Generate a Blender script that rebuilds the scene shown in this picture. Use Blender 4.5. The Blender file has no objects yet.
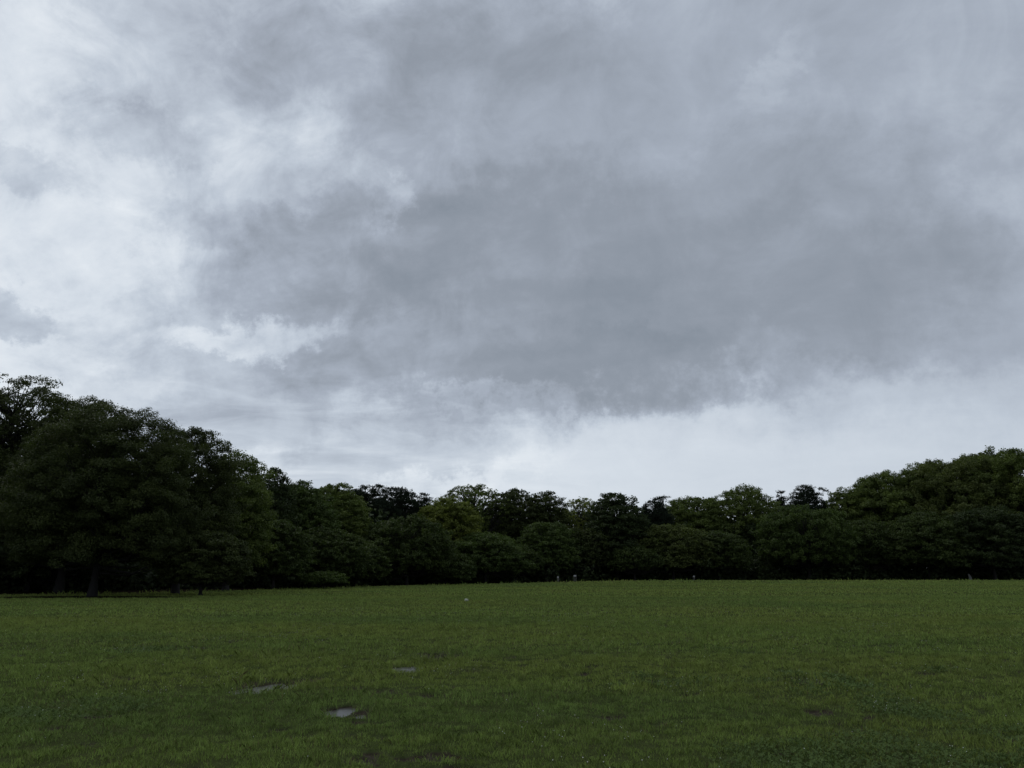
import bpy, math, random
import numpy as np
from mathutils import Vector

C = bpy.context.scene.collection
R = math.radians

# ------------------------------------------------------------------ camera
W_, H_, F_ = 1024.0, 768.0, 769.0
PITCH = R(13.6)
EYE = 1.6
cam = bpy.data.cameras.new('camera')
cam.sensor_width = 36.0
cam.lens = F_ / W_ * 36.0
cam.clip_start = 0.1
cam.clip_end = 8000.0
camo = bpy.data.objects.new('camera', cam)
C.objects.link(camo)
camo.location = (0, 0, EYE)
camo.rotation_euler = (math.pi / 2 + PITCH, 0, 0)
bpy.context.scene.camera = camo

def ray(px, py):
    u = (px - 512.0) / F_
    v = (384.0 - py) / F_
    return np.array([u, math.cos(PITCH) - v * math.sin(PITCH), math.sin(PITCH) + v * math.cos(PITCH)])
def azel(px, py):
    d = ray(px, py)
    d = d / np.linalg.norm(d)
    return math.atan2(d[0], d[1]), math.asin(d[2])
def at_dist(px, py, d):
    """world point on the sight line at forward distance d"""
    r = ray(px, py)
    return np.array([r[0] / r[1] * d, d, EYE + r[2] / r[1] * d])
def on_ground(px, py):
    r = ray(px, py)
    return at_dist(px, py, r[1] * EYE / -r[2])

# ------------------------------------------------------------------ exposure, sun, sky
sc = bpy.context.scene
sc.view_settings.view_transform = 'Standard'
sc.view_settings.look = 'None'
sc.view_settings.gamma = 1.0
sc.view_settings.exposure = 0.0
sc.cycles.max_bounces = 6
sc.cycles.diffuse_bounces = 3
sc.cycles.glossy_bounces = 2
sc.cycles.transmission_bounces = 3
sc.cycles.sample_clamp_indirect = 4.0

SUN_AZ, SUN_EL = R(-42), R(48)          # azimuth from +Y towards +X, behind the clouds
sun = bpy.data.lights.new('sun', 'SUN')
sun.energy = 0.65
sun.angle = R(25)
sun.color = (1.0, 0.96, 0.9)
suno = bpy.data.objects.new('sun', sun)
C.objects.link(suno)
sd = Vector((math.sin(SUN_AZ) * math.cos(SUN_EL), math.cos(SUN_AZ) * math.cos(SUN_EL), math.sin(SUN_EL)))
suno.rotation_euler = sd.to_track_quat('Z', 'Y').to_euler()
suno.location = (0, 0, 60)

class NT:
    """small helper to write node trees as expressions"""
    def __init__(self, tree):
        self.t = tree
        tree.nodes.clear()
    def n(self, kind, ins=None, **props):
        nd = self.t.nodes.new(kind)
        for k, v in props.items():
            setattr(nd, k, v)
        for k, v in (ins or {}).items():
            self.put(nd.inputs[k], v)
        return nd
    def put(self, sock, v):
        if hasattr(v, 'is_output') or isinstance(v, bpy.types.NodeSocket):
            self.t.links.new(v, sock)
        else:
            sock.default_value = v
    def m(self, op, a, b=0.0, c=0.0, clamp=False):
        nd = self.n('ShaderNodeMath', {0: a, 1: b, 2: c}, operation=op, use_clamp=clamp)
        return nd.outputs[0]
    def vm(self, op, a, b=(0, 0, 0), scale=None):
        nd = self.n('ShaderNodeVectorMath', {0: a, 1: b}, operation=op)
        if scale is not None:
            self.put(nd.inputs['Scale'], scale)
        return nd.outputs[0]
    def noise(self, vec, scale, detail=4, rough=0.55, dist=0.0, lac=2.0, out='Fac'):
        nd = self.n('ShaderNodeTexNoise', {'Vector': vec, 'Scale': scale, 'Detail': detail, 'Roughness': rough,
                                           'Distortion': dist, 'Lacunarity': lac}, noise_dimensions='3D')
        return nd.outputs[out]
    def ramp(self, fac, stops, interp='LINEAR'):
        nd = self.n('ShaderNodeValToRGB', {'Fac': fac})
        cr = nd.color_ramp
        cr.interpolation = interp
        while len(cr.elements) < len(stops):
            cr.elements.new(0.5)
        for e, (p, c) in zip(cr.elements, stops):
            e.position = p
            e.color = (c[0], c[1], c[2], 1)
        return nd.outputs['Color']
    def mix(self, fac, a, b, mode='MIX'):
        nd = self.n('ShaderNodeMix', data_type='RGBA', blend_type=mode)
        self.put(nd.inputs['Factor'], fac)
        self.put(nd.inputs[6], a)
        self.put(nd.inputs[7], b)
        return nd.outputs[2]
    def rng(self, v, a, b, c=0.0, d=1.0, smooth=True):
        nd = self.n('ShaderNodeMapRange', {'Value': v, 'From Min': a, 'From Max': b, 'To Min': c, 'To Max': d},
                    interpolation_type='SMOOTHSTEP' if smooth else 'LINEAR')
        return nd.outputs[0]

def lin(r, g, b):
    f = lambda c: (c / 255 / 12.92) if c / 255 <= 0.04045 else ((c / 255 + 0.055) / 1.055) ** 2.4
    return (f(r), f(g), f(b))

world = bpy.data.worlds.new('World')
sc.world = world
world.use_nodes = True
w = NT(world.node_tree)
SKY_STRENGTH = 0.1
tc = w.n('ShaderNodeTexCoord').outputs['Generated']
sep = w.n('ShaderNodeSeparateXYZ', {0: tc})
dx, dy, dz = sep.outputs
az = w.m('ARCTAN2', dx, dy)
el = w.m('ARCSINE', dz)
# the cloud deck: directions projected on a (curved) layer overhead
den = w.m('ADD', w.m('MAXIMUM', dz, 0.0), 0.34)
deck = w.n('ShaderNodeCombineXYZ', {0: w.m('DIVIDE', dx, den), 1: w.m('DIVIDE', dy, den), 2: 0.0}).outputs[0]
deck = w.n('ShaderNodeMapping', {'Vector': deck, 'Rotation': (0, 0, R(18)), 'Location': (3.1, 1.7, 0.0)}).outputs[0]
# ragged edges: the placed cloud masses are looked up through a turbulent warp
wn1 = w.vm('SUBTRACT', w.noise(deck, 1.6, 6, 0.6, out='Color'), (0.5, 0.5, 0.5))
wn2 = w.vm('SUBTRACT', w.noise(tc, 8.0, 8, 0.68, out='Color'), (0.5, 0.5, 0.5))
pos = w.n('ShaderNodeCombineXYZ', {0: az, 1: el, 2: 0.0}).outputs[0]
pos = w.vm('ADD', pos, w.vm('SCALE', wn1, scale=0.13))
pos = w.vm('ADD', pos, w.vm('SCALE', wn2, scale=0.22))
pos = w.vm('MULTIPLY', pos, (1, 1, 0))

# (px, py, half extents in px, rotation deg, amplitude, softness) of brighter and darker parts of the deck
CLOUDS = [
    (800, 180, 600, 240, -9, -0.22, .50),     # the wide dark sheet
    (600, 292, 390, 130, 4, -0.18, .36),      # its heavy lower edge
    (510, 335, 240, 80, -3, -0.17, .6),
    (620, 378, 190, 36, -5, -0.13, .5),
    (900, 285, 330, 80, -11, -0.09, .5),
    (330, 265, 190, 62, 24, -0.13, .5),
    (510, 70, 200, 140, -50, -0.09, .8),
    (250, 10, 420, 75, 0, -0.13, .7),
    (230, 85, 140, 45, 20, -0.06, .8),
    (150, 138, 90, 36, 5, -0.13, .6),
    (20, 185, 80, 26, 0, -0.11, .6),
    (225, 232, 90, 30, 8, -0.10, .6),
    (400, 130, 70, 60, 0, -0.08, .8),
    (240, 388, 190, 58, 12, -0.14, .5),
    (20, 320, 70, 28, -4, -0.14, .5),
    (310, 445, 210, 55, 0, -0.06, .6),
    (450, 440, 170, 36, 14, -0.08, .7),
    (10, 90, 90, 110, 0, 0.12, .9),
    (325, 140, 50, 26, 50, 0.10, .8),
    (300, 110, 220, 110, 10, -0.05, .9),
    (388, 195, 30, 20, 60, 0.16, .7),
    (130, 275, 170, 56, -10, 0.14, .7),
    (260, 338, 100, 20, 14, 0.23, .6),
    (75, 378, 120, 34, 0, 0.14, .6),
    (440, 488, 110, 18, 8, 0.12, .7),
    (500, 395, 90, 10, -4, 0.10, .7),
    (580, 480, 300, 50, 0, 0.08, .9),
    (785, 85, 46, 18, 45, 0.08, .9),
    (780, 30, 330, 110, 0, -0.09, .8),
    (1010, 190, 90, 40, 30, 0.08, .8),
    (880, 450, 420, 120, 0, -0.04, .8),
]
val = w.m('ADD', 0.722, w.m('MULTIPLY', el, -0.05))
for (px, py, hx, hy, rot, amp, soft) in CLOUDS:
    a0, e0 = azel(px, py)
    e1 = azel(px, py - 20)[1]
    a1 = azel(px + 20, py)[0]
    mp = w.n('ShaderNodeMapping', {'Vector': pos, 'Location': (a0, e0, 0), 'Rotation': (0, 0, R(rot)),
                                   'Scale': ((a1 - a0) / 20 * hx * (1 + soft * .5), (e1 - e0) / 20 * hy * (1 + soft * .5), 1)}, vector_type='TEXTURE')
    g = w.n('ShaderNodeTexGradient', {0: mp.outputs[0]}, gradient_type='SPHERICAL').outputs['Fac']
    val = w.m('ADD', val, w.m('MULTIPLY', w.rng(g, 0.0, soft), amp))
# billows and streaks of the deck, calmer low down where the far veil is smooth
d1 = w.m('SUBTRACT', w.noise(deck, 3.2, 8, 0.58, 0.3), 0.5)
streak = w.n('ShaderNodeMapping', {'Vector': deck, 'Rotation': (0, 0, R(-38)), 'Scale': (1.0, 2.4, 1.0)}).outputs[0]
d2 = w.m('SUBTRACT', w.noise(streak, 3.4, 8, 0.6, 0.4), 0.5)
d3 = w.m('SUBTRACT', w.noise(tc, 11.0, 8, 0.62, 0.5), 0.5)
calm = w.rng(el, 0.12, 0.30, 0.25, 1.0)
veil = w.rng(az, -0.28, 0.10, 1.0, 0.46)          # the sheet on one side is smoother than the broken clouds on the other
calm = w.m('MULTIPLY', calm, veil)
val = w.m('ADD', val, w.m('MULTIPLY', w.m('MULTIPLY', d1, 0.42), calm))
val = w.m('ADD', val, w.m('MULTIPLY', w.m('MULTIPLY', d2, 0.50), calm))
val = w.m('ADD', val, w.m('MULTIPLY', w.m('MULTIPLY', d3, 0.80), calm))
# thin streaks low over the trees
low = w.n('ShaderNodeMapping', {'Vector': tc, 'Rotation': (0, R(-8), 0), 'Scale': (5.0, 5.0, 24.0)}).outputs[0]
d4 = w.m('SUBTRACT', w.noise(low, 1.3, 6, 0.6, 0.6), 0.5)
band = w.m('MULTIPLY', w.rng(el, 0.30, 0.16, 0.0, 1.0), w.rng(az, 0.14, -0.10, 0.12, 1.0))
val = w.m('ADD', val, w.m('MULTIPLY', w.m('MULTIPLY', d4, 0.75), band))
# unseen sky behind the viewer, dimmed to darken the tree fronts
back = w.rng(dy, 0.25, -0.5, 0.0, 1.0)
val = w.m('SUBTRACT', val, w.m('MULTIPLY', back, 0.18))
S = 1.0 / SKY_STRENGTH
sky_stops = [(0.0, (130, 139, 150)), (0.22, (145.7, 153.7, 165)), (0.42, (165.6, 174.4, 187.6)), (0.62, (191, 200.5, 212.5)),
             (0.80, (214, 222, 231)), (1.0, (231, 237, 243))]
cl = w.ramp(val, [(p, lin(*c)) for p, c in sky_stops])
cl = w.vm('SCALE', cl, scale=S)
nish = w.n('ShaderNodeTexSky', sky_type='NISHITA', sun_disc=False, sun_elevation=SUN_EL, sun_rotation=SUN_AZ).outputs[0]
col = w.mix(0.965, nish, cl)
bg = w.n('ShaderNodeBackground', {'Color': col, 'Strength': SKY_STRENGTH})
wo = w.n('ShaderNodeOutputWorld', {'Surface': bg.outputs[0]})
try:
    world.cycles.sampling_method = 'MANUAL'
    world.cycles.sample_map_resolution = 512
except Exception:
    pass

# ------------------------------------------------------------------ helpers
def tag(o, label=None, cat=None, group=None, kind=None):
    if label: o['label'] = label
    if cat: o['category'] = cat
    if group: o['group'] = group
    if kind: o['kind'] = kind
    return o

def empty(name, loc):
    o = bpy.data.objects.new(name, None)
    o.location = loc
    o.empty_display_size = 0.3
    C.objects.link(o)
    return o

def mesh_arrays(name, verts, loops, starts, mat, parent=None, smooth=False, attrs=None):
    """link one mesh object from flat numpy arrays"""
    me = bpy.data.meshes.new(name)
    verts = np.asarray(verts, np.float32)
    loops = np.asarray(loops, np.int32)
    starts = np.asarray(starts, np.int32)
    me.vertices.add(len(verts))
    me.vertices.foreach_set('co', verts.ravel())
    me.loops.add(len(loops))
    me.loops.foreach_set('vertex_index', loops)
    me.polygons.add(len(starts))
    me.polygons.foreach_set('loop_start', starts)
    if smooth:
        me.polygons.foreach_set('use_smooth', np.ones(len(starts), bool))
    me.update(calc_edges=True)
    for an, (typ, dom, data) in (attrs or {}).items():
        at = me.attributes.new(an, typ, dom)
        at.data.foreach_set('color' if typ.endswith('COLOR') else 'value', np.asarray(data, np.float32).ravel())
    me.materials.append(mat)
    o = bpy.data.objects.new(name, me)
    if parent: o.parent = parent
    C.objects.link(o)
    return o

class MB:
    """collects tubes, boxes and lumps into one mesh"""
    def __init__(self):
        self.v, self.f = [], []
    def tube(self, pts, rad, sides=7, cap=True):
        pts = np.asarray(pts, float)
        n = len(pts)
        base = len(self.v)
        up = np.array([0.31, 0.17, 0.93])
        for i in range(n):
            t = pts[min(i + 1, n - 1)] - pts[max(i - 1, 0)]
            t = t / (np.linalg.norm(t) + 1e-9)
            a = np.cross(t, up if abs(t @ up) < 0.97 else np.array([1.0, 0, 0]))
            a /= np.linalg.norm(a)
            b = np.cross(t, a)
            for k in range(sides):
                q = 2 * math.pi * k / sides
                self.v.append(tuple(pts[i] + rad[i] * (math.cos(q) * a + math.sin(q) * b)))
        for i in range(n - 1):
            for k in range(sides):
                p, q = base + i * sides + k, base + i * sides + (k + 1) % sides
                self.f.append((p, p + sides, q + sides, q))
        if cap:
            self.f.append(tuple(base + (n - 1) * sides + k for k in range(sides)))
            self.f.append(tuple(base + k for k in reversed(range(sides))))
    def box(self, c, h, rz=0.0, tilt=0.0):
        b = len(self.v)
        ca, sa = math.cos(rz), math.sin(rz)
        ct, st = math.cos(tilt), math.sin(tilt)
        for sx in (-1, 1):
            for sy in (-1, 1):
                for sz in (-1, 1):
                    x, y, z = sx * h[0], sy * h[1], sz * h[2]
                    x, z = x * ct + z * st, -x * st + z * ct
                    self.v.append((c[0] + x * ca - y * sa, c[1] + x * sa + y * ca, c[2] + z))
        for q in ((0, 1, 3, 2), (4, 6, 7, 5), (0, 4, 5, 1), (2, 3, 7, 6), (0, 2, 6, 4), (1, 5, 7, 3)):
            self.f.append(tuple(b + i for i in q))
    def build(self, name, mat, parent=None, smooth=False):
        me = bpy.data.meshes.new(name)
        me.from_pydata(self.v, [], self.f)
        if smooth:
            me.polygons.foreach_set('use_smooth', np.ones(len(me.polygons), bool))
        me.materials.append(mat)
        o = bpy.data.objects.new(name, me)
        if parent: o.parent = parent
        C.objects.link(o)
        return o

def _hash(ix, iy, seed):
    h = (ix.astype(np.int64) * 374761393 + iy.astype(np.int64) * 668265263 + seed * 1442695041) & 0xFFFFFFFF
    h = ((h ^ (h >> 13)) * 1274126177) & 0xFFFFFFFF
    h = h ^ (h >> 16)
    return (h & 0xFFFF) / 65535.0
def vnoise(x, y, seed=0):
    x = np.asarray(x, float); y = np.asarray(y, float)
    ix, iy = np.floor(x), np.floor(y)
    fx, fy = x - ix, y - iy
    fx = fx * fx * (3 - 2 * fx); fy = fy * fy * (3 - 2 * fy)
    a = _hash(ix, iy, seed); b = _hash(ix + 1, iy, seed); c = _hash(ix, iy + 1, seed); d = _hash(ix + 1, iy + 1, seed)
    return (a * (1 - fx) + b * fx) * (1 - fy) + (c * (1 - fx) + d * fx) * fy
def fbm(x, y, seed=0, oct=4, gain=0.5):
    s, a, t = 0.0, 1.0, 0.0
    for i in range(oct):
        s = s + a * vnoise(x * 2 ** i + 17.3 * i, y * 2 ** i - 9.1 * i, seed + i * 7)
        t += a
        a *= gain
    return s / t

# ------------------------------------------------------------------ ground shape
PITS = []     # muddy hollows: x, y, rx, ry, depth
for (px, py, hx, ry, dep) in [(243, 687, 10, 0.50, .080), (268, 686, 11, 0.50, .080), (338, 709, 14, 0.38, .085), (289, 685, 8, 0.40, .070), (363, 712, 9, 0.26, .065),
                              (262, 686, 36, 0.55, .030), (352, 710, 26, 0.36, .030), (434, 657, 24, 0.7, .06), (408, 668, 14, 0.5, .055),
                              (190, 770, 12, 0.25, .05), (798, 682, 26, 0.5, .045), (778, 670, 9, 0.3, .05), (262, 655, 26, 0.5, .035), (288, 650, 22, .45, .03),
                              (110, 672, 20, .4, .03), (200, 655, 18, .4, .03), (845, 672, 14, .4, .03), (15, 640, 22, .6, .03), (690, 640, 16, .5, .03)]:
    p = on_ground(px, py)
    PITS.append((p[0], p[1], hx * p[1] / F_, ry, dep))
def pit_mask(x, y):
    m = np.zeros(np.shape(x))
    for i, (cx, cy, rx, ry, dep) in enumerate(PITS):
        ux, uy = (x - cx) / rx, (y - cy) / ry
        r = np.sqrt(ux * ux + uy * uy) + 1.9 * (fbm(x * 3.2, y * 3.2, 40 + i, 4, .6) - 0.5)
        m = np.maximum(m, np.clip(1.30 - r, 0, 1) * (dep / 0.085))
    return m
def scar_mask(x, y):
    """small trodden scars where the turf is broken"""
    n = fbm(x * 1.7 + 31, y * 2.8, 91, 3, .55)
    return np.clip((n - 0.705) / 0.05, 0, 1) * np.clip((34 - np.hypot(x, y)) / 14, 0, 1)
def smooth(t):
    t = np.clip(t, 0, 1)
    return t * t * (3 - 2 * t)
def G(x, y):
    """height of the ground"""
    x = np.asarray(x, float); y = np.asarray(y, float)
    z = 0.16 * (fbm(x * 0.05, y * 0.09, 3, 3) - 0.5) * smooth((np.hypot(x, y) - 6) / 25)
    near = smooth((60 - np.hypot(x, y)) / 50)
    z = z + near * (0.09 * (fbm(x * 0.7, y * 0.9, 5, 3) - 0.5) + 0.05 * (fbm(x * 2.1, y * 2.1, 31, 4, .6) - 0.5) + 0.02 * (fbm(x * 5.5, y * 5.5, 31, 3, .6) - .5))
    # the field lifts very slightly towards its far side
    z = z + 0.26 * smooth((np.hypot(x, y) - 45) / 60) * smooth((np.arctan2(x, y) + 0.12) / 0.3)
    return z - 0.085 * smooth(pit_mask(x, y)) - 0.03 * smooth(scar_mask(x, y)) + 0.035 * smooth(pit_mask(x, y)) * (fbm(x * 7, y * 7, 95, 2) - .5)

# edge of the open grass, as it runs past the first trees
EDGE = [(math.sin(math.atan((px - 512) / F_)) * d, math.cos(math.atan((px - 512) / F_)) * d) for px, d in
        [(-420, 54), (-200, 58), (0, 62), (100, 60), (230, 66), (350, 78), (430, 87), (520, 95), (620, 103), (790, 112), (900, 120), (1024, 128), (1250, 150), (1500, 170)]]
EA = np.array([math.atan2(p[0], p[1]) for p in EDGE]); ED = np.array([math.hypot(*p) for p in EDGE])
def edge_dist(x, y):
    """metres from the viewpoint to the edge of the grass in the direction of (x, y)"""
    a = np.arctan2(x, y)
    return np.interp(a, EA, ED) + 2.0 * (fbm(np.cos(a) * 40, np.sin(a) * 40, 11, 2) - 0.5)

def painted_tree_shade(x, y):
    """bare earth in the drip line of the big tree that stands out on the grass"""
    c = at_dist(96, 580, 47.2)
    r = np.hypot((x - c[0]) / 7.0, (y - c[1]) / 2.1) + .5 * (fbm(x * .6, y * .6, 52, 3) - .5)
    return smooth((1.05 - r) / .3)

# ------------------------------------------------------------------ materials
def material(name):
    m = bpy.data.materials.new(name)
    m.use_nodes = True
    return m, NT(m.node_tree)

def leaf_material(name, hue_var=0.10, trans=0.28):
    m, t = material(name)
    oi = t.n('ShaderNodeObjectInfo')
    tint = t.n('ShaderNodeAttribute', attribute_name='tint').outputs['Fac']
    base = oi.outputs['Color']
    warm = t.mix(t.m('MULTIPLY', tint, 0.75), base, t.mix(1.0, base, (1.30, 1.18, 0.82, 1), 'MULTIPLY'))
    br = t.m('ADD', 0.72, t.m('MULTIPLY', tint, 0.5))
    colr = t.vm('SCALE', warm, scale=br)
    bs = t.n('ShaderNodeBsdfPrincipled', {'Base Color': colr, 'Roughness': 0.6, 'Specular IOR Level': 0.15})
    tr = t.n('ShaderNodeBsdfTranslucent', {'Color': t.mix(1.0, colr, (1.04, 1.22, 0.60, 1), 'MULTIPLY')})
    mx = t.n('ShaderNodeMixShader', {0: trans, 1: bs.outputs[0], 2: tr.outputs[0]})
    t.n('ShaderNodeOutputMaterial', {'Surface': mx.outputs[0]})
    return m
M_LEAF = leaf_material('foliage')
M_NEEDLE = leaf_material('pine needles', trans=0.08)

m, t = material('bark')
tco = t.n('ShaderNodeTexCoord').outputs['Object']
st = t.n('ShaderNodeMapping', {'Vector': tco, 'Scale': (6, 6, 1.1)}).outputs[0]
n1 = t.noise(st, 2.0, 6, 0.65)
n2 = t.noise(tco, 0.8, 3)
oi = t.n('ShaderNodeObjectInfo')
bc = t.mix(n1, (0.008, 0.007, 0.006, 1), (0.026, 0.023, 0.019, 1))
bc = t.mix(t.rng(n2, 0.5, 0.7, 0, 0.5), bc, (0.02, 0.024, 0.012, 1))
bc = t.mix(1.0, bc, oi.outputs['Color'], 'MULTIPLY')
bmp = t.n('ShaderNodeBump', {'Height': n1, 'Strength': 0.7, 'Distance': 0.04})
t.n('ShaderNodeOutputMaterial', {'Surface': t.n('ShaderNodeBsdfPrincipled', {'Base Color': bc, 'Roughness': 0.9, 'Normal': bmp.outputs[0]}).outputs[0]})
M_BARK = m

m, t = material('turf soil')
at = t.n('ShaderNodeVertexColor', layer_name='soil').outputs['Color']     # r: bare mud, g: forest floor and painted tree shade, b: pale strip
ss = t.n('ShaderNodeSeparateColor', {0: at})
tco = t.n('ShaderNodeTexCoord').outputs['Object']
n1 = t.noise(tco, 13.0, 7, 0.7)
n2 = t.noise(tco, 0.35, 4, 0.6)
n3 = t.noise(tco, 60.0, 3, 0.6)
flat = t.n('ShaderNodeMapping', {'Vector': tco, 'Scale': (0.035, 0.16, 1)}).outputs[0]
n4 = t.noise(flat, 1.0, 5, 0.6)
g = t.mix(t.rng(n1, 0.3, 0.7), (0.022, 0.030, 0.010, 1), (0.050, 0.066, 0.022, 1))
g = t.mix(t.rng(n2, 0.35, 0.7, 0, 0.6), g, (0.050, 0.056, 0.022, 1))
g = t.mix(t.rng(n4, 0.52, 0.68, 0, 0.45), g, (0.024, 0.036, 0.012, 1))
pale_strip = t.mix(n1, (0.085, 0.085, 0.055, 1), (0.13, 0.125, 0.09, 1))
g = t.mix(t.m('MULTIPLY', ss.outputs[2], 0.4), g, pale_strip)
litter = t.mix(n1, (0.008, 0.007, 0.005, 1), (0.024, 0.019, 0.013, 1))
g = t.mix(ss.outputs[1], g, litter)  # litter tone also serves the painted shade under the big tree
mud = t.mix(t.rng(n1, 0.3, 0.7), (0.013, 0.010, 0.006, 1), (0.042, 0.034, 0.022, 1))
g = t.mix(t.rng(ss.outputs[0], 0.15, 0.4), g, mud)
ro = t.m('SUBTRACT', 0.95, t.m('MULTIPLY', ss.outputs[0], 0.15))
bmp = t.n('ShaderNodeBump', {'Height': t.m('ADD', n1, t.m('MULTIPLY', n3, 0.4)), 'Strength': 0.5, 'Distance': 0.03})
t.n('ShaderNodeOutputMaterial', {'Surface': t.n('ShaderNodeBsdfPrincipled', {'Base Color': g, 'Roughness': ro, 'Specular IOR Level': t.m('MULTIPLY', ss.outputs[0], 0.15), 'Normal': bmp.outputs[0]}).outputs[0]})
M_SOIL = m

def blade_material(name, trans=0.25, rough=0.55):
    m, t = material(name)
    c = t.n('ShaderNodeAttribute', attribute_name='tone').outputs['Color']
    bs = t.n('ShaderNodeBsdfPrincipled', {'Base Color': c, 'Roughness': rough, 'Specular IOR Level': 0.10})
    tr = t.n('ShaderNodeBsdfTranslucent', {'Color': c})
    mx = t.n('ShaderNodeMixShader', {0: trans, 1: bs.outputs[0], 2: tr.outputs[0]})
    t.n('ShaderNodeOutputMaterial', {'Surface': mx.outputs[0]})
    return m
M_BLADE = blade_material('grass blade')
M_CLOVER = blade_material('clover leaf', 0.2, 0.8)

m, t = material('muddy water')
tco = t.n('ShaderNodeTexCoord').outputs['Object']
bmp = t.n('ShaderNodeBump', {'Height': t.noise(tco, 5.0, 2), 'Strength': 0.04, 'Distance': 0.02})
t.n('ShaderNodeOutputMaterial', {'Surface': t.n('ShaderNodeBsdfPrincipled', {'Base Color': (0.03, 0.027, 0.022, 1), 'Roughness': 0.28, 'IOR': 1.33, 'Normal': bmp.outputs[0]}).outputs[0]})
M_WATER = m

def plain(name, c, rough=0.7, var=0.35, scale=8.0):
    m, t = material(name)
    tco = t.n('ShaderNodeTexCoord').outputs['Object']
    n = t.noise(tco, scale, 5, 0.6)
    cc = t.mix(n, tuple(v * (1 - var) for v in c) + (1,), tuple(min(1, v * (1 + var)) for v in c) + (1,))
    bmp = t.n('ShaderNodeBump', {'Height': n, 'Strength': 0.3, 'Distance': 0.01})
    t.n('ShaderNodeOutputMaterial', {'Surface': t.n('ShaderNodeBsdfPrincipled', {'Base Color': cc, 'Roughness': rough, 'Normal': bmp.outputs[0]}).outputs[0]})
    return m
M_PALE = plain('weathered white board', (0.34, 0.34, 0.33), 0.6, 0.15)
M_POST = plain('grey post wood', (0.20, 0.19, 0.17), 0.8)
M_PAPER = plain('pale paper', (0.36, 0.38, 0.30), 0.7, 0.12)
M_STONE = plain('pale stone', (0.24, 0.24, 0.23), 0.85, 0.25)
M_FLOWER = plain('white petals', (0.72, 0.72, 0.66), 0.7, 0.1)

# ------------------------------------------------------------------ the ground sheet
def spread(a, b, step0, grow, far):
    """coordinates dense between a and b, growing outward to +-far"""
    c = list(np.arange(a, b + 1e-6, step0))
    s, x = step0, b
    while x < far:
        s *= grow; x += s; c.append(x)
    s, x = step0, a
    while x > -far:
        s *= grow; x -= s; c.insert(0, x)
    return np.array(c)
gx = spread(-6.5, 6.5, 0.05, 1.045, 2600)
gy = spread(6.3, 15.0, 0.05, 1.035, 2600)
X, Y = np.meshgrid(gx, gy)
Z = G(X, Y)
nx, ny = len(gx), len(gy)
V = np.stack([X.ravel(), Y.ravel(), Z.ravel()], 1)
i = np.arange(nx - 1)[None, :] + nx * np.arange(ny - 1)[:, None]
Q = np.stack([i, i + 1, i + 1 + nx, i + nx], -1).reshape(-1)
dist = np.hypot(X, Y)
inside = dist - edge_dist(X, Y)
front = (np.arctan2(X, Y) > EA[0]) & (np.arctan2(X, Y) < EA[-1])
floor_shade_m = np.maximum(smooth((inside + 0.6) / 1.2) * front * (dist < 320), painted_tree_shade(X, Y))  # forest floor, plus the big tree's shade painted as dark ground
strip_m = np.exp(-((inside + 2.2) / 1.6) ** 2) * front * smooth((fbm(X * .05, Y * .05, 21, 3) - .3) / .25)
soil = np.stack([np.maximum(smooth(pit_mask(X, Y)), .5 * smooth(scar_mask(X, Y))).ravel(), floor_shade_m.ravel(), strip_m.ravel(), np.ones(nx * ny)], 1)
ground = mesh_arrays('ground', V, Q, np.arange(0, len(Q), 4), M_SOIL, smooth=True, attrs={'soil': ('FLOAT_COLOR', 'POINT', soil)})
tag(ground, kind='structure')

# water lying in the deepest hollows
for k, lev in ((0, -0.018), (1, -0.016), (2, -0.040), (3, -0.020), (4, -0.024), (8, -0.018)):
    cx, cy, rx, ry, dep = PITS[k]
    vs, n = [], 40
    base = float(np.mean(G(np.array([cx - rx * 1.6, cx + rx * 1.6, cx, cx]), np.array([cy, cy, cy - ry * 1.9, cy + ry * 1.9]))))
    for j in range(n):
        a = 2 * math.pi * j / n
        vs.append((cx + rx * 1.1 * math.cos(a), cy + ry * 1.1 * math.sin(a), base + lev))
    me = bpy.data.meshes.new('puddle')
    me.from_pydata(vs, [], [tuple(range(n))])
    me.materials.append(M_WATER)
    po = bpy.data.objects.new('puddle', me)
    C.objects.link(po)
    tag(po, kind='structure')

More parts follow.
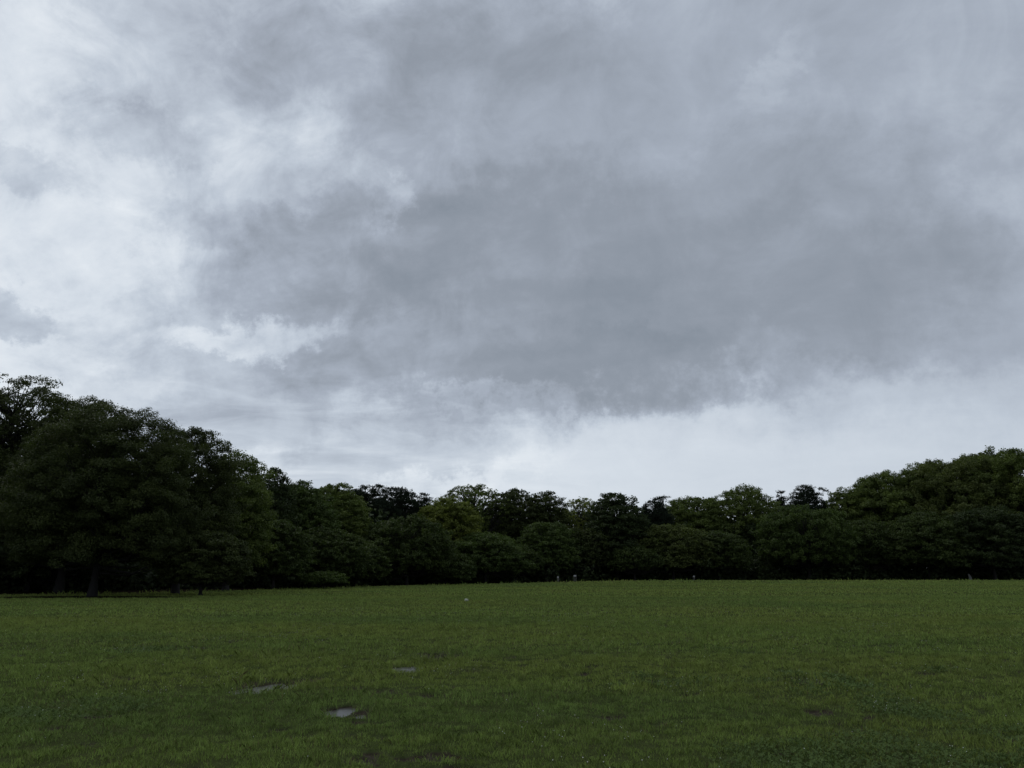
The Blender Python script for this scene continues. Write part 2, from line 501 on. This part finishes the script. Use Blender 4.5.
# ------------------------------------------------------------------ grass
rs = np.random.default_rng(7)
def clover_field(x, y):
    """0..1 where white clover crowds out the grass"""
    n = fbm(x * 0.42, y * 0.42, 60, 4)
    return smooth((n - 0.57) / 0.18) * smooth((24 - y) / 12) * .62
def scatter(y0, y1, dens, margin=4.0):
    A = lambda y: 0.72 * y + margin
    n = int(dens * (A(y0) + A(y1)) * (y1 - y0))
    x = rs.uniform(-A(y1), A(y1), int(n * 1.6)); y = rs.uniform(y0, y1, int(n * 1.6))
    k = (np.abs(x) < A(y))
    return x[k], y[k]
BV, BL, BC = [], [], []
def blades(y0, y1, dens, h0, wid, margin=4.0):
    x, y = scatter(y0, y1, dens, margin)
    tuft = smooth((fbm(x * 5.5, y * 5.5, 31, 3, .6) - .25) / .5) * (.65 + .7 * fbm(x * 1.3, y * 1.3, 32, 2))
    mask = pit_mask(x, y)
    clov = clover_field(x, y)
    scar = scar_mask(x, y)
    keep = (mask < np.where(rs.uniform(0, 1, len(x)) < .26 * smooth((fbm(x * 4, y * 4, 97, 2) - .35) / .2), rs.uniform(.4, 1.3, len(x)), rs.uniform(0.10, 0.45, len(x)))) & (np.hypot(x, y) < edge_dist(x, y) + rs.uniform(-1, 1.5, len(x))) & (clov * 0.72 < rs.uniform(0, 1, len(x)))
    keep &= painted_tree_shade(x, y) < rs.uniform(0.05, 1.0, len(x))
    keep &= scar < rs.uniform(0.15, 1.25, len(x))
    keep &= (tuft > rs.uniform(-0.30, 0.42, len(x)))
    rim = smooth(mask / .12) * smooth((.55 - mask) / .2)
    sunk = 0.065 * smooth(mask[keep])
    x, y, tuft, rim = x[keep], y[keep], tuft[keep], rim[keep]
    n = len(x)
    z = G(x, y)
    big = fbm(x * 0.22, y * 0.22, 33, 4)
    big2 = fbm(x * 0.09, y * 0.3, 36, 4)
    h = h0 * rs.uniform(0.45, 1.25, n) * (0.40 + 1.15 * tuft) * (1 + 0.7 * rim) + sunk * rs.uniform(.6, 1.3, n)
    ang = rs.uniform(0, 2 * np.pi, n); la = rs.uniform(0, 2 * np.pi, n)
    h = h * (1 + 2.2 * smooth((np.hypot(x, y) - edge_dist(x, y) + 1.5) / 2.0) * (fbm(x * .5, y * .5, 88, 2) > .45))
    lean = h * rs.uniform(0.1, 1.2, n)
    ww = wid * rs.uniform(0.6, 1.4, n)
    cx, sx = np.cos(ang) * ww, np.sin(ang) * ww
    lx, ly = np.cos(la) * lean, np.sin(la) * lean
    hz = h * 0.6
    p0 = np.stack([x - cx, y - sx, z - 0.006], 1); p1 = np.stack([x + cx, y + sx, z - 0.006], 1)
    p2 = np.stack([x + cx * .7 + lx * .4, y + sx * .7 + ly * .4, z + hz], 1); p4 = np.stack([x - cx * .7 + lx * .4, y - sx * .7 + ly * .4, z + hz], 1)
    p3 = np.stack([x + lx, y + ly, z + h * 0.92], 1)
    v = np.stack([p0, p1, p2, p3, p4], 1).reshape(-1, 3)
    base = np.array([0.176, 0.244, 0.056]); yel = np.array([0.216, 0.254, 0.056]); drk = np.array([0.106, 0.172, 0.048]); dry = np.array([0.15, 0.125, 0.06])
    a = smooth((big - 0.30) / 0.4)[:, None] * .8; b = smooth((big2 - 0.46) / 0.25)[:, None] * 0.40
    c = base * (1 - a * 0.6) + yel * a * 0.6
    c = c * (1 - b) + drk * b
    q = (rs.uniform(0, 1, n) < 0.045)[:, None]
    c = np.where(q, dry, c) * (rs.uniform(0.62, 1.38, n) * (0.62 + 0.76 * fbm(x * 7.0, y * 7.0, 39, 2)) * (.88 + .24 * fbm(x * 1.1, y * 2.0, 38, 3)))[:, None]
    rgba = np.concatenate([c, np.ones((n, 1))], 1)
    BV.append(v); BC.append(rgba)
blades(2.4, 5.6, 1500, .039, .0027, 3)
blades(5.6, 10, 2500, .039, .0023, 3)
blades(10, 16, 1300, .046, .0033, 4)
blades(16, 28, 480, .056, .006, 5)
blades(28, 50, 130, .060, .012, 8)
blades(50, 90, 36, .065, .026, 12)
blades(90, 150, 10, .075, .055, 16)
v = np.concatenate(BV); rgba = np.concatenate(BC)
nb = len(v) // 5
grass = mesh_arrays('grass', v, np.arange(nb * 5), np.arange(0, nb * 5, 5), M_BLADE, attrs={'tone': ('FLOAT_COLOR', 'FACE', rgba)})
tag(grass, kind='stuff')
print('blades', nb)

# white clover: three-part leaves lying nearly flat, and small white flower heads
def clover(y0, y1, dens, size):
    x, y = scatter(y0, y1, dens, 3)
    cl = clover_field(x, y)
    k = (cl > rs.uniform(0.12, 1.0, len(x))) & (pit_mask(x, y) < 0.2)
    x, y = x[k], y[k]
    n = len(x)
    z = G(x, y) + rs.uniform(0.02, 0.055, n)
    out, cols = [], []
    a0 = rs.uniform(0, 2 * np.pi, n)
    s = size * rs.uniform(0.6, 1.3, n)
    tx, ty = rs.normal(0, .6, n), rs.normal(0, .6, n)
    shade = rs.uniform(0.7, 1.3, n)[:, None]
    for j in range(3):
        a = a0 + j * 2.094
        pts = []
        for (rr, da) in ((0.0, 0), (0.75, -0.62), (1.15, -0.25), (1.15, 0.25), (0.75, 0.62)):
            ox, oy = rr * s * np.cos(a + da), rr * s * np.sin(a + da)
            pts.append(np.stack([x + ox, y + oy, z + ox * tx + oy * ty], 1))
        out.append(np.stack(pts, 1))
        cols.append(np.array([0.078, 0.118, 0.034]) * shade)
    vv = np.concatenate(out).reshape(-1, 3)
    cc = np.concatenate(cols)
    return vv, np.concatenate([cc, np.ones((len(cc), 1))], 1)
parts = [clover(5.8, 11, 2600, .011), clover(11, 20, 900, .017), clover(20, 45, 110, .04)]
v = np.concatenate([p[0] for p in parts]); rgba = np.concatenate([p[1] for p in parts])
n5 = len(v) // 5
co = mesh_arrays('clover_foliage', v, np.arange(n5 * 5), np.arange(0, n5 * 5, 5), M_CLOVER, attrs={'tone': ('FLOAT_COLOR', 'FACE', rgba)})
tag(co, kind='stuff')
# flower heads as small octahedral balls
x, y = scatter(5.8, 34, 30, 3)
cl = clover_field(x, y); cl2 = fbm(x * 0.9, y * 0.9, 77, 3)
k = (np.maximum(cl * 0.55, smooth((cl2 - .58) / .12) * .35) * np.where(cl2 > 0.42, 1, .25) > rs.uniform(0.0, 1.0, len(x)))
k |= rs.uniform(0, 1, len(x)) < 0.006
x, y = x[k], y[k]
n = len(x)
z = G(x, y) + rs.uniform(0.045, 0.08, n)
r = rs.uniform(0.004, 0.0075, n) * (0.8 + 0.004 * y)
o6 = np.array([(1, 0, 0), (0, 1, 0), (-1, 0, 0), (0, -1, 0), (0, 0, .8), (0, 0, -.8)], float)
v = (np.stack([x, y, z], 1)[:, None, :] + o6[None] * r[:, None, None]).reshape(-1, 3)
tri = np.array([(0, 1, 4), (1, 2, 4), (2, 3, 4), (3, 0, 4), (1, 0, 5), (2, 1, 5), (3, 2, 5), (0, 3, 5)])
L = (np.arange(n)[:, None, None] * 6 + tri[None]).reshape(-1)
fo = mesh_arrays('clover_blossom', v, L, np.arange(0, len(L), 3), M_FLOWER, smooth=True)
tag(fo, kind='stuff')
print('clover', n5, 'flowers', n)

# ------------------------------------------------------------------ trees
def unit(v):
    return v / (np.linalg.norm(v, axis=-1, keepdims=True) + 1e-9)

def leaf_cards(rng, P, Nrm, size, aspect=0.55):
    """one pointed leaf spray (a bent diamond) per point"""
    n = len(P)
    Nn = unit(Nrm)
    a = unit(np.cross(Nn, rng.normal(size=(n, 3))))
    b = np.cross(Nn, a)
    s = size[:, None]
    p0 = P - a * s * 0.5
    p2 = P + a * s * 0.5 - Nn * s * 0.10
    p1 = P + b * s * 0.5 * aspect + Nn * s * 0.10
    p3 = P - b * s * 0.5 * aspect + Nn * s * 0.06
    return np.stack([p0, p1, p2, p3], 1).reshape(-1, 3)

SPEC = {
    # lobe: radius of a leafy bough as a share of the crown's size, flat: its squash, sub: clumps per bough, gap: share of boughs left out, low: how far the crown reaches down round its sides
    'broad':  dict(lobe=.098, flat=.62, sub=9, gap=.06, cz=.42, ex=2.3, shoot=.16, wob=1.0),
    'dome':   dict(lobe=.068, flat=.90, sub=10, gap=.0, cz=.42, ex=2.15, shoot=.02, wob=.22),
    'loose':  dict(lobe=.075, flat=.62, sub=8, gap=.34, cz=.50, ex=2.2, shoot=.26, wob=1.2),
    'layer':  dict(lobe=.095, flat=.46, sub=10, gap=.05, cz=.34, ex=2.3, shoot=.14, wob=.8),
    'pine':   dict(lobe=.095, flat=.46, sub=12, gap=.04, cz=.40, ex=1.8, shoot=.42, wob=1.2),
}

def make_tree(seed, name, x, y, H, zb, rx, sp, colr, leaf, label, cat='tree', dens=1.0, bark=(1, 1, 1), trunk_r=None, lean=(0, 0), fork=None, kind_group=None, depth=0.85, extra=()):
    """tree = trunk (with limbs) + crown; H, zb: top and underside of the crown above the ground; rx: half width"""
    rng = np.random.default_rng(seed)
    S_ = SPEC[sp]
    z0 = float(G(x, y))
    root = empty(name, (x, y, z0 - 0.02))
    tag(root, label, cat, kind_group)
    ry = rx * depth
    ch = H - zb
    lr0 = max(0.34, S_['lobe'] * 0.5 * (2 * rx + ch))
    cz0 = zb + S_['cz'] * ch
    hu, hd = H - cz0 - lr0 * S_['flat'] * .75, cz0 - zb - lr0 * S_['flat'] * .4
    ax, ay = max(.2, rx - lr0 * .85), max(.2, ry - lr0 * .85)
    area = 4 * math.pi * ((ax * ay) ** .8 + (ax * (hu + hd) / 2) ** .8 + (ay * (hu + hd) / 2) ** .8) / 3 * ((ax * ay) ** .5) ** .4
    K = int(min(330, max(26, (1.7 if sp == 'dome' else 1.2) * area / (lr0 * lr0 * (0.5 + .5 * S_['flat'])))))
    cand = unit(rng.normal(size=(K * 14, 3)))
    cand = cand[cand[:, 2] > -.75]
    ex = S_['ex']
    nrm = (np.abs(cand) ** ex).sum(1) ** (1 / ex)
    aa = np.arctan2(cand[:, 1], cand[:, 0])
    wob = 1 + S_['wob'] * (.10 * np.sin(2 * aa + seed) + .08 * np.sin(3 * aa + 1.7 * seed + 3 * cand[:, 2]) + .05 * np.sin(5 * aa + 7 * cand[:, 2] + seed))
    wob = np.minimum(wob, 1.12)
    rho = np.where(rng.uniform(0, 1, len(cand)) < .8, rng.uniform(.80, 1.0, len(cand)), rng.uniform(.35, .8, len(cand)))
    pos_ = cand / nrm[:, None] * rho[:, None] * np.stack([ax * wob, ay * wob, np.where(cand[:, 2] > 0, hu, hd) * np.minimum(1, .5 + .5 * wob)], 1) + np.array([0, 0, cz0])
    lrs = lr0 * rng.uniform(.62, 1.35, len(cand))
    lobes = []
    got = np.zeros((0, 3)); gr = np.zeros(0)
    fz = np.array([1, 1, max(.5, S_['flat'])])
    for p, lr in zip(pos_, lrs):
        if len(gr):
            d = (got - p) / fz
            if ((d * d).sum(1) < ((.42 if sp == 'dome' else .50) * (gr + lr)) ** 2).any():
                continue
        got = np.vstack([got, p]); gr = np.append(gr, lr)
        lobes.append((p, lr))
        if len(lobes) >= K:
            break
    if sp != 'dome': lobes.append((np.array([rng.normal(0, rx * .15), rng.normal(0, ry * .15), H - lr0 * S_['flat'] * .9]), lr0 * .9))
    lobes += list(extra)
    # boughs missing here and there: in groups, so that real holes open up
    if S_['gap'] > 0:
        keepv = [vnoise(np.array([l[0][0] / (lr0 * 2.6) + 9.1]), np.array([l[0][2] / (lr0 * 2.6) + .37 * l[0][1] / lr0]), seed)[0] for l in lobes]
        cut = np.quantile(keepv, S_['gap'])
        lobes = [l for l, kv in zip(lobes, keepv) if kv >= cut]
    P, N, Sz, T = [], [], [], []
    tube = MB()
    fork_z = fork if fork else max(zb * .8, H * .14) + (0.06 * ch)
    tr = trunk_r or (0.015 * H + 0.05)
    top_z = zb + ch * (0.93 if sp == 'pine' else 0.66)
    tp, trr = [], []
    for k in range(9):
        q = k / 8
        zz = -0.15 + q * (top_z + 0.15)
        wx = math.sin(3 * q + seed) * q * (rx * .06) + lean[0] * q
        wy = math.cos(2.3 * q + seed) * q * (rx * .06) + lean[1] * q
        tp.append((wx, wy, zz))
        trr.append(tr * (1 - .85 * q) * (1 + 0.55 * math.exp(-q * 16)))
    tube.tube(tp, trr, 9)
    tp = np.array(tp)
    def axis(zz):
        return np.array([np.interp(zz, tp[:, 2], tp[:, 0]), np.interp(zz, tp[:, 2], tp[:, 1]), zz])
    tree_h = rng.uniform(0, 1)
    for li, (c, lr) in enumerate(lobes):
        h_out = math.hypot(c[0], c[1])
        za = max(min(fork_z, c[2] - .3), min(top_z * .97, c[2] - (0.25 if sp == 'pine' else 0.75) * h_out - .2))
        za = max(za, min(fork_z, c[2] * .8))
        A = axis(za)
        r0 = min(tr * .42, 0.018 * (np.linalg.norm(c - A)) + .015)
        mid = (A + c) / 2 + np.array([0, 0, -0.08 * h_out if sp != 'pine' else 0.0]) + rng.normal(0, .05 * (h_out + .5), 3)
        if li % 2 == 0 or sp == 'loose':
            tube.tube([A, (A + mid) / 2 + rng.normal(0, .03 * h_out, 3), mid, (mid + c) / 2, c], [r0, r0 * .8, r0 * .6, r0 * .4, r0 * .2], 5, cap=False)
        ltint = rng.uniform(0.0, 1.0)
        ns = max(4, int(S_['sub'] * rng.uniform(.8, 1.25)))
        D = unit(rng.normal(size=(ns, 3)))
        D[:, 2] = np.where(D[:, 2] < -.35, -D[:, 2] * .8, D[:, 2])
        if sp == 'pine':
            D = unit(D + np.array([0, 0, .35]))
        kk = rng.uniform(.5, 1.0, ns)
        shoot = rng.uniform(0, 1, ns) < S_['shoot']
        kk = np.where(shoot, kk * rng.uniform(1.2, 1.75, ns), kk)
        sc_ = c + D * (lr * kk)[:, None] * np.array([1, 1, S_['flat']])
        sr = lr * rng.uniform(.30, .52, ns) * np.where(shoot, .7, 1)
        nl = np.clip(dens * (3.6 if sp in ('dome', 'pine') else 2.8) * (sr / leaf) ** 2 * 3.0, 5, 420).astype(int)
        idx = np.repeat(np.arange(ns), nl)
        n = len(idx)
        u = unit(rng.normal(size=(n, 3))) * (rng.uniform(0, 1, (n, 1)) ** .40)
        far_ = rng.uniform(0, 1, (n, 1)) < (.04 if sp == 'dome' else .10)
        u = np.where(far_, u * 1.45, u)
        pp = sc_[idx] + u * sr[idx][:, None] * np.array([1.0, 1.0, .80 * (.45 + .55 * S_['flat'])])
        if sp == 'pine':
            nn = unit(np.cross(D[idx] + np.array([0, 0, .8]) + u * .4, rng.normal(size=(n, 3))))
        else:
            nn = unit(u * .5 + D[idx] * .35 + np.array([0, 0, .40]) + rng.normal(size=(n, 3)) * .6)
        P.append(pp); N.append(nn)
        Sz.append(leaf * rng.uniform(.6, 1.35, n))
        T.append(np.clip(.5 * ltint + .25 * rng.uniform(0, 1, ns)[idx] + rng.normal(0, .15, n) + .1, 0, 1))
    P = np.concatenate(P); N = np.concatenate(N); Sz = np.concatenate(Sz); T = np.concatenate(T)
    k = P[:, 2] > 0.05
    P, N, Sz, T = P[k], N[k], Sz[k], T[k]
    v = leaf_cards(rng, P, N, Sz, .30 if sp == 'pine' else .62)
    nq = len(P)
    cr = mesh_arrays('crown', v, np.arange(nq * 4), np.arange(0, nq * 4, 4), M_NEEDLE if sp == 'pine' else M_LEAF, root, attrs={'tint': ('FLOAT', 'FACE', T)})
    cr.color = (*colr, 1)
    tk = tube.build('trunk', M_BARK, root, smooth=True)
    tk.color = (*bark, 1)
    return root, nq

DARK = (0.042, 0.056, 0.019)
DEEP = (0.034, 0.050, 0.020)
MID = (0.056, 0.084, 0.025)
WARM = (0.084, 0.114, 0.032)
YEL = (0.122, 0.148, 0.034)
COOL = (0.047, 0.068, 0.021)
PINE = (0.017, 0.027, 0.017)
BRN = (0.074, 0.094, 0.030)
# name, px of the trunk, distance, row of the top, row of the crown's underside, width in px, species, colour, leaf size, label
TREES = [
    ('broadleaf_tree', 8, 61, 368, 500, 128, 'loose', DARK, .15, 'tallest dark tree of the wood, sky glinting through its thin upper crown'),
    ('broadleaf_tree', 72, 58, 394, 586, 110, 'broad', DARK, .12, 'dark rounded tree between the tallest thin-crowned tree and the big spreading one'),
    ('broadleaf_tree', 104, 49, 409, 589, 178, 'broad', DARK, .105, 'huge spreading dark tree standing out on the grass with its trunk in shade'),
    ('broadleaf_tree', 184, 55, 427, 583, 108, 'broad', DARK, .115, 'dark tree with ragged flat shoulder just behind the huge spreading tree'),
    ('bushy_tree', 204, 50.5, 528, 589, 92, 'layer', DARK, .12, 'low bushy tree whose leaves droop down to the grass beside the huge tree'),
    ('broadleaf_tree', 232, 63, 451, 578, 84, 'broad', WARM, .15, 'brownish green tree with narrow stepped crown where the treeline drops'),
    ('broadleaf_tree', 266, 76, 467, 560, 62, 'broad', DEEP, .19, 'small dark crown peeping over the shoulder of the brownish stepped tree'),
    ('broadleaf_tree', -75, 57, 398, 580, 150, 'broad', DARK, .19, 'dark tree cut off by the picture edge beside the tallest tree'),
    ('broadleaf_tree', 34, 60, 486, 586, 150, 'layer', DEEP, .18, 'low shadowy tree filling the gap under the tallest thin-crowned tree'),
    ('broadleaf_tree', 296, 84, 480, 560, 84, 'layer', MID, .20, 'wide mid green tree with layered flat boughs at the foot of the high slope'),
    ('broadleaf_tree', 330, 92, 484, 560, 86, 'layer', WARM, .21, 'yellowish layered tree touching the dark conifers'),
    ('broadleaf_tree', 276, 70, 520, 580, 76, 'layer', COOL, .18, 'bluish green tree with low boughs in front of the layered mid green tree'),
    ('broadleaf_tree', 326, 78, 526, 584, 84, 'dome', COOL, .19, 'low domed tree above the spreading pale shrub'),
    ('spreading_shrub', 324, 72, 571, 585, 46, 'layer', MID, .15, 'flat spreading shrub at the grass edge under the domed tree'),
    ('pine_tree', 366, 101, 485, 562, 66, 'pine', PINE, .24, 'darkest broad conifer with bristly top among pale green trees'),
    ('pine_tree', 398, 104, 487, 560, 60, 'pine', PINE, .24, 'dark conifer with sloping feathery top next to the broadest conifer'),
    ('pine_tree', 424, 106, 493, 560, 28, 'pine', PINE, .24, 'thin dark conifer tip beside the yellow green tree'),
    ('broadleaf_tree', 448, 102, 496, 566, 72, 'layer', YEL, .22, 'yellow green tree, brightest of the wood, with layered boughs'),
    ('broadleaf_tree', 408, 90, 514, 583, 96, 'dome', COOL, .21, 'wide blue green dome standing before the dark conifers'),
    ('broadleaf_tree', 356, 83, 540, 583, 66, 'layer', COOL, .20, 'low shadowy tree below the darkest conifer'),
    ('broadleaf_tree', 474, 112, 483, 545, 66, 'loose', WARM, .22, 'airy pale tree with sky showing between its boughs above the yellow green one'),
    ('broadleaf_tree', 512, 114, 488, 556, 62, 'broad', DARK, .22, 'dark upright tree with small holes of sky next to the airy pale tree'),
    ('broadleaf_tree', 545, 115, 490, 560, 48, 'broad', DARK, .22, 'dark narrow tree with round top beside the dip in the treeline'),
    ('broadleaf_tree', 580, 119, 498, 562, 46, 'loose', YEL, .22, 'thin yellowish tree in the dip of the treeline, sky between its twigs'),
    ('broadleaf_tree', 486, 98, 532, 577, 86, 'layer', MID, .21, 'low layered tree before the airy pale tree'),
    ('broadleaf_tree', 546, 107, 519, 575, 66, 'layer', MID, .22, 'low layered tree before the round topped narrow tree'),
    ('broadleaf_tree', 516, 102, 546, 578, 50, 'broad', COOL, .20, 'short dark tree squeezed between the two low layered trees'),
    ('broadleaf_tree', 584, 110, 528, 572, 54, 'broad', DARK, .22, 'ragged middling tree under the thin yellowish one, pale boards below it'),
    ('broadleaf_tree', 760, 122, 520, 572, 50, 'broad', DEEP, .23, 'shadowy tree in the black hollow beside the big rounded tree'),
    ('broadleaf_tree', 446, 93, 552, 583, 62, 'layer', COOL, .20, 'low shadowy tree beneath the yellow green one'),
    ('broadleaf_tree', 616, 113, 493, 570, 72, 'layer', DEEP, .23, 'bluish dark tree with a loose sprig on its top'),
    ('pine_tree', 655, 121, 496, 556, 44, 'pine', PINE, .26, 'dark conifer with flat slanting top rising over layered trees'),
    ('broadleaf_tree', 634, 109, 545, 574, 56, 'dome', COOL, .22, 'small low tree under the dark tree with the loose sprig'),
    ('broadleaf_tree', 694, 126, 496, 560, 72, 'broad', WARM, .24, 'warm green tree with evenly bumpy top past the slanting conifer'),
    ('broadleaf_tree', 672, 112, 524, 574, 76, 'layer', BRN, .22, 'brownish tree with layered boughs below the bumpy warm green tree'),
    ('broadleaf_tree', 744, 127, 487, 572, 96, 'dome', WARM, .24, 'broad domed tree at the swelling of the low treeline'),
    ('broadleaf_tree', 718, 113, 530, 573, 66, 'layer', COOL, .22, 'low blue green tree in front of the broad domed tree'),
    ('pine_tree', 783, 133, 491, 550, 22, 'pine', PINE, .26, 'narrow pointed conifer beside the bushy topped conifer'),
    ('pine_tree', 809, 131, 485, 556, 48, 'pine', PINE, .26, 'bushy topped dark conifer above the rounded front tree'),
    ('broadleaf_tree', 806, 115, 503, 573, 98, 'dome', MID, .23, 'big rounded tree with lumpy side beside the black hollow'),
    ('broadleaf_tree', 850, 130, 487, 570, 58, 'dome', WARM, .24, 'fine leaved olive tree at the foot of the great domed crowns'),
    ('broadleaf_tree', 902, 128, 467, 574, 106, 'dome', WARM, .24, 'great domed tree where the treeline starts to climb, sky holes near its top'),
    ('broadleaf_tree', 956, 125, 455, 574, 124, 'dome', BRN, .24, 'great olive dome, middle one of three climbing crowns'),
    ('broadleaf_tree', 1014, 123, 446, 574, 128, 'dome', WARM, .24, 'highest great dome of the three climbing crowns'),
    ('broadleaf_tree', 876, 133, 476, 560, 64, 'dome', WARM, .24, 'small rounded crown between the olive tree and the first great dome'),
    ('broadleaf_tree', 930, 134, 461, 560, 84, 'dome', WARM, .24, 'rounded crown wedged behind the first two great domes'),
    ('broadleaf_tree', 984, 132, 450, 560, 84, 'dome', BRN, .24, 'rounded crown wedged behind the middle and highest great domes'),
    ('broadleaf_tree', 866, 118, 520, 571, 72, 'layer', COOL, .23, 'low dark tree with pale gaps between trunks beneath the olive tree'),
    ('broadleaf_tree', 925, 115, 512, 572, 90, 'layer', COOL, .23, 'wide low tree before the great olive dome'),
    ('broadleaf_tree', 990, 113, 506, 572, 92, 'layer', DEEP, .23, 'dark low tree before the highest great dome'),
    ('broadleaf_tree', 1085, 116, 455, 574, 120, 'dome', DARK, .26, 'domed tree cut off by the picture edge beyond the highest dome'),
]
# boughs that stand out of the general outline: trunk px, distance -> (px, row, radius in m)
SPRIGS = {616: [(607, 496, .7), (613, 493, .7), (621, 497, .7)], 580: [(573, 500, .7), (584, 499, .7)],
          366: [(366, 487, .9), (376, 485, .8), (386, 489, .8)], 424: [(427, 494, .5), (426, 499, .7)],
          655: [(649, 500, 1.0), (659, 497, 1.0), (666, 496, .7)], 809: [(799, 489, .9), (808, 487, .8), (820, 488, .8), (826, 490, .6)],
          104: [(147, 412, .7), (127, 410, .8)], 184: [(193, 429, .7), (200, 432, .6)], 72: [(46, 391, 1.0), (57, 396, 1.0), (66, 398, .9)], 474: [(457, 488, .7), (490, 488, .7)]}
PALE = {850: 2.6, 866: 2.2, 546: 2.2, 584: 2.0}
total = 0
for i, (name, px, d, top, bot, wpx, sp, colr, leaf, label) in enumerate(TREES):
    mid = at_dist(px, (top + bot) / 2, d)
    base = at_dist(px, 580, d)
    x = mid[0]
    z0 = float(G(x, d))
    H = at_dist(px, top, d)[2] - z0
    zb = max(0.15, at_dist(px, bot, d)[2] - z0)
    rx = 0.5 * wpx * d / F_ * 1.06
    r, nq = make_tree(100 + i, name, x, d, H, zb, rx, sp, colr, leaf, label, cat='shrub' if 'shrub' in name else 'tree',
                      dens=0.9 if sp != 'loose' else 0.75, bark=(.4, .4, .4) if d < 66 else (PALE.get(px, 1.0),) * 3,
                      extra=[(np.array([at_dist(a, b, d)[0] - x, 0.0, at_dist(a, b, d)[2] - z0 - r_ * .4]), r_) for a, b, r_ in SPRIGS.get(px, [])], kind_group='trees along the edge of the field' if 'shrub' not in name else None)
    total += nq
print('leaf cards', total)

# ------------------------------------------------------------------ the wood that closes in behind (reads as one mass)
def far_wood():
    rng = np.random.default_rng(5)
    P, N, Sz, T = [], [], [], []
    for a in np.arange(EA[0] - .1, EA[-1] + .1, 0.009):
        e = float(np.interp(a, EA, ED))
        for ring, (off, hh) in enumerate(((13, 3.0), (15, 4.5), (18, 6.0), (22, 8.5), (32, 11.0), (46, 12.5))):
            d = e + off + rng.uniform(-4, 4)
            aa = a + rng.uniform(-.006, .006)
            x, y = d * math.sin(aa), d * math.cos(aa)
            H = hh * rng.uniform(.75, 1.1)
            for q in range(5 if ring > 2 else 3):
                c = np.array([x + rng.normal(0, 1.5), y + rng.normal(0, 1.5), H * (q + .5) / (5 if ring > 2 else 3)])
                n = 110 if ring < 3 else 46
                u = unit(rng.normal(size=(n, 3))) * rng.uniform(0.5, 1, (n, 1))
                P.append(c + u * np.array([1.9, 1.9, 1.3])); N.append(u + np.array([0, 0, .4]) + rng.normal(size=(n, 3)) * .4)
                Sz.append(rng.uniform(.22, .5, n) if ring < 3 else rng.uniform(.5, .95, n)); T.append(np.clip(rng.uniform(0, .7) + rng.normal(0, .1, n), 0, 1))
    P = np.concatenate(P); N = np.concatenate(N); Sz = np.concatenate(Sz); T = np.concatenate(T)
    k = P[:, 2] > 0
    P, N, Sz, T = P[k], N[k], Sz[k], T[k]
    v = leaf_cards(rng, P, N, Sz, .7)
    o = mesh_arrays('dense_woods', v, np.arange(len(P) * 4), np.arange(0, len(P) * 4, 4), M_LEAF, attrs={'tint': ('FLOAT', 'FACE', T)})
    o.color = (*DEEP, 1)
    tag(o, kind='stuff')
far_wood()

# ------------------------------------------------------------------ small pale things at the edge of the wood
def board(px, row_t, row_b, d, wpx, label, tilt=0.0):
    p = at_dist(px, row_b, d)
    z0 = float(G(p[0], d))
    root = empty('notice_board', (p[0], d, z0))
    hz = max(.45, at_dist(px, row_t, d)[2] - z0)
    wd = wpx * d / F_
    b = MB(); b.box((0, 0, hz - .10), (wd / 2, .02, .10), 0.1, tilt); b.build('panel', M_PALE, root)
    for s in (-1, 1):
        q = MB(); q.tube([(s * wd * .36, .045, -.1), (s * wd * .36, .045, hz - .05)], [.03, .03], 6); q.build('post', M_POST, root)
    return tag(root, label, 'sign')
board(575, 575.0, 577, 103, 2.6, 'small white board on posts, brightest pale spot under the trees below the dip')
board(558, 576.4, 580, 102, 1.6, 'greyish narrow board beside the white one under the trees')
board(694, 575.6, 580, 110, 1.8, 'small white board on short posts under the broad domed tree')

p = at_dist(970, 577, 113.5)
z0 = float(G(p[0], 113.5))
s = MB(); s.tube([(.05, 0, -.1), (0, 0, .3), (-.12, .02, .75), (-.3, .03, 1.05)], [.30, .30, .24, .08], 8)
so = s.build('standing_stone', M_STONE, smooth=True)
so.location = (p[0], 113.5, z0); so.scale = (.7, .7, .75)
tag(so, 'pale leaning stone under the dark low tree', 'stone')

# a crumpled scrap lying on the open grass
p = on_ground(466.5, 602.6)
rng = np.random.default_rng(3)
bm_v, n1_, n2_ = [], 10, 7
sm = MB()
for a in range(n2_):
    th = math.pi * a / (n2_ - 1)
    for b in range(n1_):
        ph = 2 * math.pi * b / n1_
        rr = .085 * rng.uniform(.7, 1.15)
        sm.v.append((rr * 1.3 * math.sin(th) * math.cos(ph), rr * math.sin(th) * math.sin(ph), .075 + rr * .8 * math.cos(th)))
for a in range(n2_ - 1):
    for b in range(n1_):
        i0, i1 = a * n1_ + b, a * n1_ + (b + 1) % n1_
        sm.f.append((i0, i0 + n1_, i1 + n1_, i1))
so = sm.build('paper_scrap', M_PAPER)
so.location = (p[0], p[1], float(G(p[0], p[1])) + .03)
tag(so, 'small pale crumpled scrap lying alone on the open grass', 'litter')
